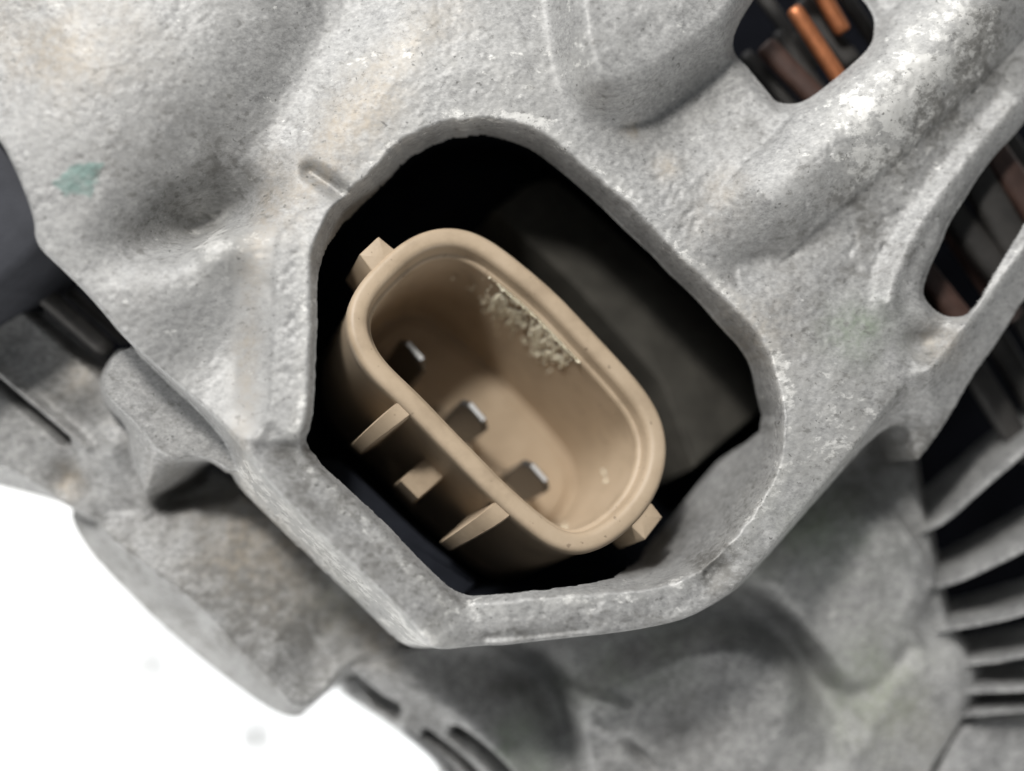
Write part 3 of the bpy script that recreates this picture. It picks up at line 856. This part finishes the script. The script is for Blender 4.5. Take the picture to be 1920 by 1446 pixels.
def crust(cx, cy, rx, ry, ang, seed):
    g = np.random.default_rng(seed)
    i = np.argmin((SM[:, 0] - cx) ** 2 + (SM[:, 1] - cy) ** 2)
    k0 = i // 60; d0 = np.linspace(0.45, 3.9, 60)[i % 60]
    seg = np.linalg.norm(PO[1] - PO[0])
    ns, nd = 110, 110
    ss = np.linspace(-1.0, 1.0, ns); dd_ = np.clip(np.linspace(-0.9, 0.9, nd) * 2.2 + d0, 0.40, 3.7)
    def oct_(n):
        T = g.normal(0, 1, (ns, nd))
        for _ in range(n):
            T = (T + np.roll(T, 1, 0) + np.roll(T, -1, 0) + np.roll(T, 1, 1) + np.roll(T, -1, 1)) / 5
        return T / T.std()
    rag = oct_(14) * 0.34 + oct_(4) * 0.26 + oct_(1) * 0.10
    hgt = oct_(5) * 0.4 + oct_(1) * 0.6
    idx = -np.ones((ns, nd), int); mk = np.zeros((ns, nd), bool); P3 = np.zeros((ns, nd, 3))
    for a_ in range(ns):
        f = (k0 + ss[a_] / seg) % 192; kk = int(f); ft = f - kk; k2 = (kk + 1) % 192
        po = PO[kk] * (1 - ft) + PO[k2] * ft; nn = NRMS[kk] * (1 - ft) + NRMS[k2] * ft
        for b_ in range(nd):
            d = dd_[b_]
            o = 0.515 + 0.085 * (d - 0.48) / 3.4
            p = soc3(po - nn * o, d)
            kq = D / (D - p[2]); px_, py_ = 960 + p[0] * 100 * kq, 723 - p[1] * 100 * kq
            u = ((px_ - cx) * math.cos(ang) + (py_ - cy) * math.sin(ang)) / rx; v_ = (-(px_ - cx) * math.sin(ang) + (py_ - cy) * math.cos(ang)) / ry
            lev = 0.78 - (u * u + v_ * v_) ** 0.5 + 0.8 * rag[a_, b_]
            mk[a_, b_] = lev > 0
            lift = -0.02 if lev <= 0 else 0.012 + min(lev, 0.4) * 0.06 + 0.016 * max(hgt[a_, b_], -0.5)
            P3[a_, b_] = soc3(po - nn * (o + lift), d)
    for a_ in range(ns - 1):
        for b_ in range(nd - 1):
            if mk[a_, b_] or mk[a_ + 1, b_] or mk[a_, b_ + 1] or mk[a_ + 1, b_ + 1]:
                q4 = []
                for aa, bb in ((a_, b_), (a_ + 1, b_), (a_ + 1, b_ + 1), (a_, b_ + 1)):
                    if idx[aa, bb] < 0:
                        idx[aa, bb] = len(V); V.append(P3[aa, bb])
                    q4.append(idx[aa, bb])
                Fc.append(tuple(q4))
crust(952, 578, 46, 30, 0.55, 5)
crust(1026, 640, 54, 30, 0.80, 9)
for q in [(850, 524), (880, 541), (886, 538), (1030, 695), (1028, 700), (1135, 893), (1133, 884), (1137, 900), (1045, 990), (1060, 985), (1068, 672)]:
    for _ in range(3):
        flake(q[0] + random.uniform(-4, 4), q[1] + random.uniform(-4, 4), random.uniform(0.02, 0.055))
V = [np.asarray(v) for v in V]
res = mesh('residue', V, Fc, False, M_POWDER, socket, 'crumbly cream residue on the inner wall')
res['kind'] = 'stuff'
fix_normals(res.data)

# ------------------------------------------------------------------ dark plastic regulator round the socket
reg_floor = resample(chaikin(pts([(480, 330), (900, 130), (1100, 180), (1560, 620), (1560, 950), (1300, 1180), (880, 1190), (520, 880)], -4.4), 1), 96)
ring_solid('regulator_body', reg_floor, [(0, -6.6), (0, -6.35), (0.1, -6.25), (0.6, -6.2)], flat3, M_BLACK, ROOT, 'black plastic regulator body deep inside the opening')
blk = resample(np.array([loc(*p, 1.9) for p in [(925, 395), (985, 345), (1040, 330), (1420, 660), (1440, 760), (1300, 880), (1240, 720), (1080, 540)]]), 80)
ring_solid('regulator_shoulder', blk, [(0, 6.2), (0, 2.0), (0.05, 1.92), (0.14, 1.9)], soc3, M_DARK, ROOT)
blk2 = resample(np.array([loc(*p, 2.6) for p in [(560, 860), (640, 860), (800, 1010), (900, 1090), (860, 1130), (700, 1040)]]), 60)
ring_solid('regulator_shoulder', blk2, [(0, 6.2), (0, 2.7), (0.05, 2.62), (0.14, 2.6)], soc3, M_BLACK, ROOT)
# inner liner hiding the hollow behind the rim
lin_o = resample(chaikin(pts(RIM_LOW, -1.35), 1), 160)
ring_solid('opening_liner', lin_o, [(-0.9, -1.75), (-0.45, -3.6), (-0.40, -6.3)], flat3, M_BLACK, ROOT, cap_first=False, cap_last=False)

# ------------------------------------------------------------------ bars: windings and laminations
def bar(name, p0, p1, z0, z1, w, h, mat, parent=ROOT, label=None, round_=0.9, bow=0.0):
    a3 = np.array([*wpt(*p0, z0), z0]); b3 = np.array([*wpt(*p1, z1), z1])
    dirv = b3 - a3; L = np.linalg.norm(dirv); dirv /= L
    side = np.cross(dirv, [0, 0, 1]); side /= np.linalg.norm(side); up = np.cross(side, dirv)
    prof = []
    for sx, sy in ((1, -1), (1, 1), (-1, 1), (-1, -1)):
        for k in range(4):
            an = math.atan2(sy, sx) + math.radians(-45 + 30 * k)
            r = round_ * min(w, h)
            prof.append((sx * (w - r) + r * math.cos(an), sy * (h - r) + r * math.sin(an)))
    n = len(prof); V, Fc = [], []
    ts = [0.0, 0.02, 0.06] + list(np.linspace(0.12, 0.88, 7)) + [0.94, 0.98, 1.0]
    for i, t_ in enumerate(ts):
        sc = {0: 0.55, 1: 0.88, len(ts) - 1: 0.55, len(ts) - 2: 0.88}.get(i, 1.0)
        c = a3 + dirv * L * t_ + up * bow * math.sin(math.pi * t_)
        for (u, v_) in prof:
            V.append(c + side * u * sc + up * v_ * sc)
    for r in range(len(ts) - 1):
        for k in range(n):
            Fc.append((r * n + k, r * n + (k + 1) % n, (r + 1) * n + (k + 1) % n, (r + 1) * n + k))
    Fc.append(tuple(range(n))); Fc.append(tuple(range((len(ts) - 1) * n, len(ts) * n)))
    o = mesh(name, V, Fc, True, mat, parent, label)
    fix_normals(o.data)
    return o

WB = [((1486, 14), (1590, 172), -2.2, -2.3, 0.17, 0.15, M_COPPER, 'bright bare copper winding bar'),
      ((1512, -60), (1582, 62), -2.3, -2.4, 0.17, 0.15, M_COPPER, 'bright bare copper winding bar'),
      ((1432, 84), (1545, 200), -2.5, -2.5, 0.24, 0.18, M_ENAMEL, None),
      ((1500, 0), (1600, 120), -2.8, -2.8, 0.22, 0.12, M_VARN, None),
      ((1455, 60), (1560, 200), -2.9, -2.9, 0.14, 0.12, M_VARN, None),
      ((1395, 100), (1520, 240), -2.9, -2.9, 0.16, 0.12, M_VARN, None),
      ((1420, -20), (1530, 130), -3.1, -3.1, 0.15, 0.12, M_VARN, None),
      ((1560, -40), (1650, 90), -2.9, -2.9, 0.16, 0.12, M_VARN, None),
      ((1840, 200), (2010, 430), -3.0, -3.0, 0.24, 0.2, M_VARN, None),
      ((1740, 360), (1900, 600), -3.1, -3.1, 0.26, 0.2, M_ENAMEL, None),
      ((1700, 540), (1790, 640), -3.1, -3.1, 0.24, 0.2, M_VARN, None),
      # second slot
      ((1790, 180), (1990, 470), -2.5, -2.5, 0.30, 0.2, M_ENAMEL, None),
      ((1810, 300), (1960, 560), -2.4, -2.4, 0.36, 0.2, M_VARN, None),
      ((1775, 385), (1880, 520), -2.5, -2.5, 0.30, 0.2, M_VARN, None),
      ((1700, 470), (1850, 660), -2.5, -2.5, 0.26, 0.2, M_ENAMEL, None),
      ((1660, 510), (1800, 680), -2.6, -2.6, 0.26, 0.2, M_VARN, None),
      # gap beside the rib
      ((1840, 590), (1960, 790), -3.9, -3.9, 0.28, 0.2, M_VARN, None),
      ((1800, 650), (1930, 860), -3.6, -3.6, 0.28, 0.2, M_VARN, None),
      ((1900, 560), (2010, 740), -3.4, -3.4, 0.28, 0.2, M_VARN, None)]
for (p0, p1, z0, z1, w, h, mt, lb) in WB:
    bar('winding_bar', p0, p1, z0, z1, w, h, mt, ROOT, lb or 'dull varnished winding bar')
# laminations showing in the gap under the cover edge
for (p0, p1, zz, w) in [((-60, 430), (206, 660), -2.5, 0.20), ((-60, 500), (190, 708), -2.9, 0.10), ((-60, 385), (240, 640), -3.3, 0.12)]:
    bar('lamination', p0, p1, zz, zz, w, 0.22, M_LAM, ROOT, 'dark steel lamination in the gap')

# ------------------------------------------------------------------ cooling fins at the right
def fin(path, zt, wid, depth, taper=0.5):
    C = chaikin(np.array([[*wpt(px, py, zz), zz] for px, py, zz in path]), 2, False)
    n = len(C); V, Fc = [], []
    T = np.gradient(C[:, :2], axis=0); T /= np.linalg.norm(T, axis=1)[:, None]
    Nn = np.stack([-T[:, 1], T[:, 0]], 1)
    prof = [(-wid * 1.5, -depth), (-wid * 0.95, -0.25), (-wid * 0.7, -0.06), (-wid * 0.3, 0.0), (wid * 0.3, 0.0), (wid * 0.7, -0.06), (wid * 0.95, -0.25), (wid * 1.5, -depth)]
    m = len(prof)
    for i in range(n):
        for u, v_ in prof:
            V.append((C[i, 0] + Nn[i, 0] * u, C[i, 1] + Nn[i, 1] * u, C[i, 2] + v_ + 0.015 * random.uniform(-1, 1)))
    for i in range(n - 1):
        for k in range(m - 1):
            Fc.append((i * m + k, i * m + k + 1, (i + 1) * m + k + 1, (i + 1) * m + k))
    Fc.append(tuple(range(m))); Fc.append(tuple(range((n - 1) * m, n * m)))
    o = mesh('cooling_fin', V, Fc, True, M_FIN, ROOT)
    fix_normals(o.data)
    return o
FINS = [[(1700, 1010, -3.6), (1759, 985, -3.1), (1784, 968, -2.75), (1846, 912, -2.5), (1884, 880, -2.4), (1930, 840, -2.4), (2060, 740, -2.4)],
        [(1720, 1112, -3.6), (1784, 1094, -3.1), (1821, 1080, -2.8), (1859, 1062, -2.6), (1925, 1030, -2.5), (2060, 950, -2.5)],
        [(1740, 1190, -3.6), (1794, 1178, -3.1), (1829, 1173, -2.9), (1884, 1162, -2.7), (1925, 1150, -2.6), (2060, 1110, -2.6)],
        [(1790, 1250, -3.6), (1846, 1243, -3.2), (1871, 1241, -3.0), (1925, 1230, -2.9), (2060, 1210, -2.9)],
        [(1800, 1300, -3.4), (1859, 1297, -3.1), (1925, 1295, -3.0), (2060, 1290, -3.0)],
        [(1790, 1345, -3.5), (1846, 1340, -3.2), (1925, 1333, -3.1), (2060, 1330, -3.1)]]
for k, f_ in enumerate(FINS):
    fin(f_, 0, [0.085, 0.07, 0.055, 0.05, 0.055, 0.05][k], 2.4)
# low shelf under the last fin
sh = resample(chaikin(pts([(1800, 1350), (1900, 1340), (2060, 1350), (2060, 1600), (1700, 1600), (1760, 1440)], -3.7), 2), 80)
ring_solid('lower_flange', sh, [(0, -5.0), (0, -3.85), (0.06, -3.75), (0.2, -3.7)], flat3, M_FIN, ROOT)

# ------------------------------------------------------------------ table and crumbs
tb = 120.0
table = mesh('table', [(-tb, -tb, TABLE), (tb, -tb, TABLE), (tb, tb, TABLE), (-tb, tb, TABLE)], [(0, 1, 2, 3)], False, M_TABLE)
table['kind'] = 'structure'; table['label'] = 'plain white table top under the alternator'
for (px, py, sx, sy, lb) in [(482, 1385, 0.20, 0.46, 'larger of two grey crumbs on the white table, below the boss'),
                             (283, 1252, 0.17, 0.32, 'smaller, fainter grey crumb on the white table')]:
    c = wpt(px, py, TABLE)
    V = []; Fc = []
    nn, mm = 8, 4
    for j in range(1, mm):
        for k in range(nn):
            th = math.pi * j / mm; ph = 6.283 * k / nn; r = random.uniform(0.8, 1.2)
            V.append((c[0] + sx * math.sin(th) * math.cos(ph) * r, c[1] + sy * math.sin(th) * math.sin(ph) * r, TABLE + 0.09 + 0.09 * math.cos(th)))
    V += [(c[0], c[1], TABLE + 0.18), (c[0], c[1], TABLE)]
    for j in range(mm - 2):
        for k in range(nn):
            Fc.append((j * nn + k, j * nn + (k + 1) % nn, (j + 1) * nn + (k + 1) % nn, (j + 1) * nn + k))
    for k in range(nn):
        Fc.append((k, (k + 1) % nn, len(V) - 2)); Fc.append(((mm - 2) * nn + k, (mm - 2) * nn + (k + 1) % nn, len(V) - 1))
    o = mesh('crumb', V, Fc, True, M_CRUMB)
    fix_normals(o.data)
    o['label'] = lb; o['category'] = 'crumb'; o['group'] = 'crumbs on the table'
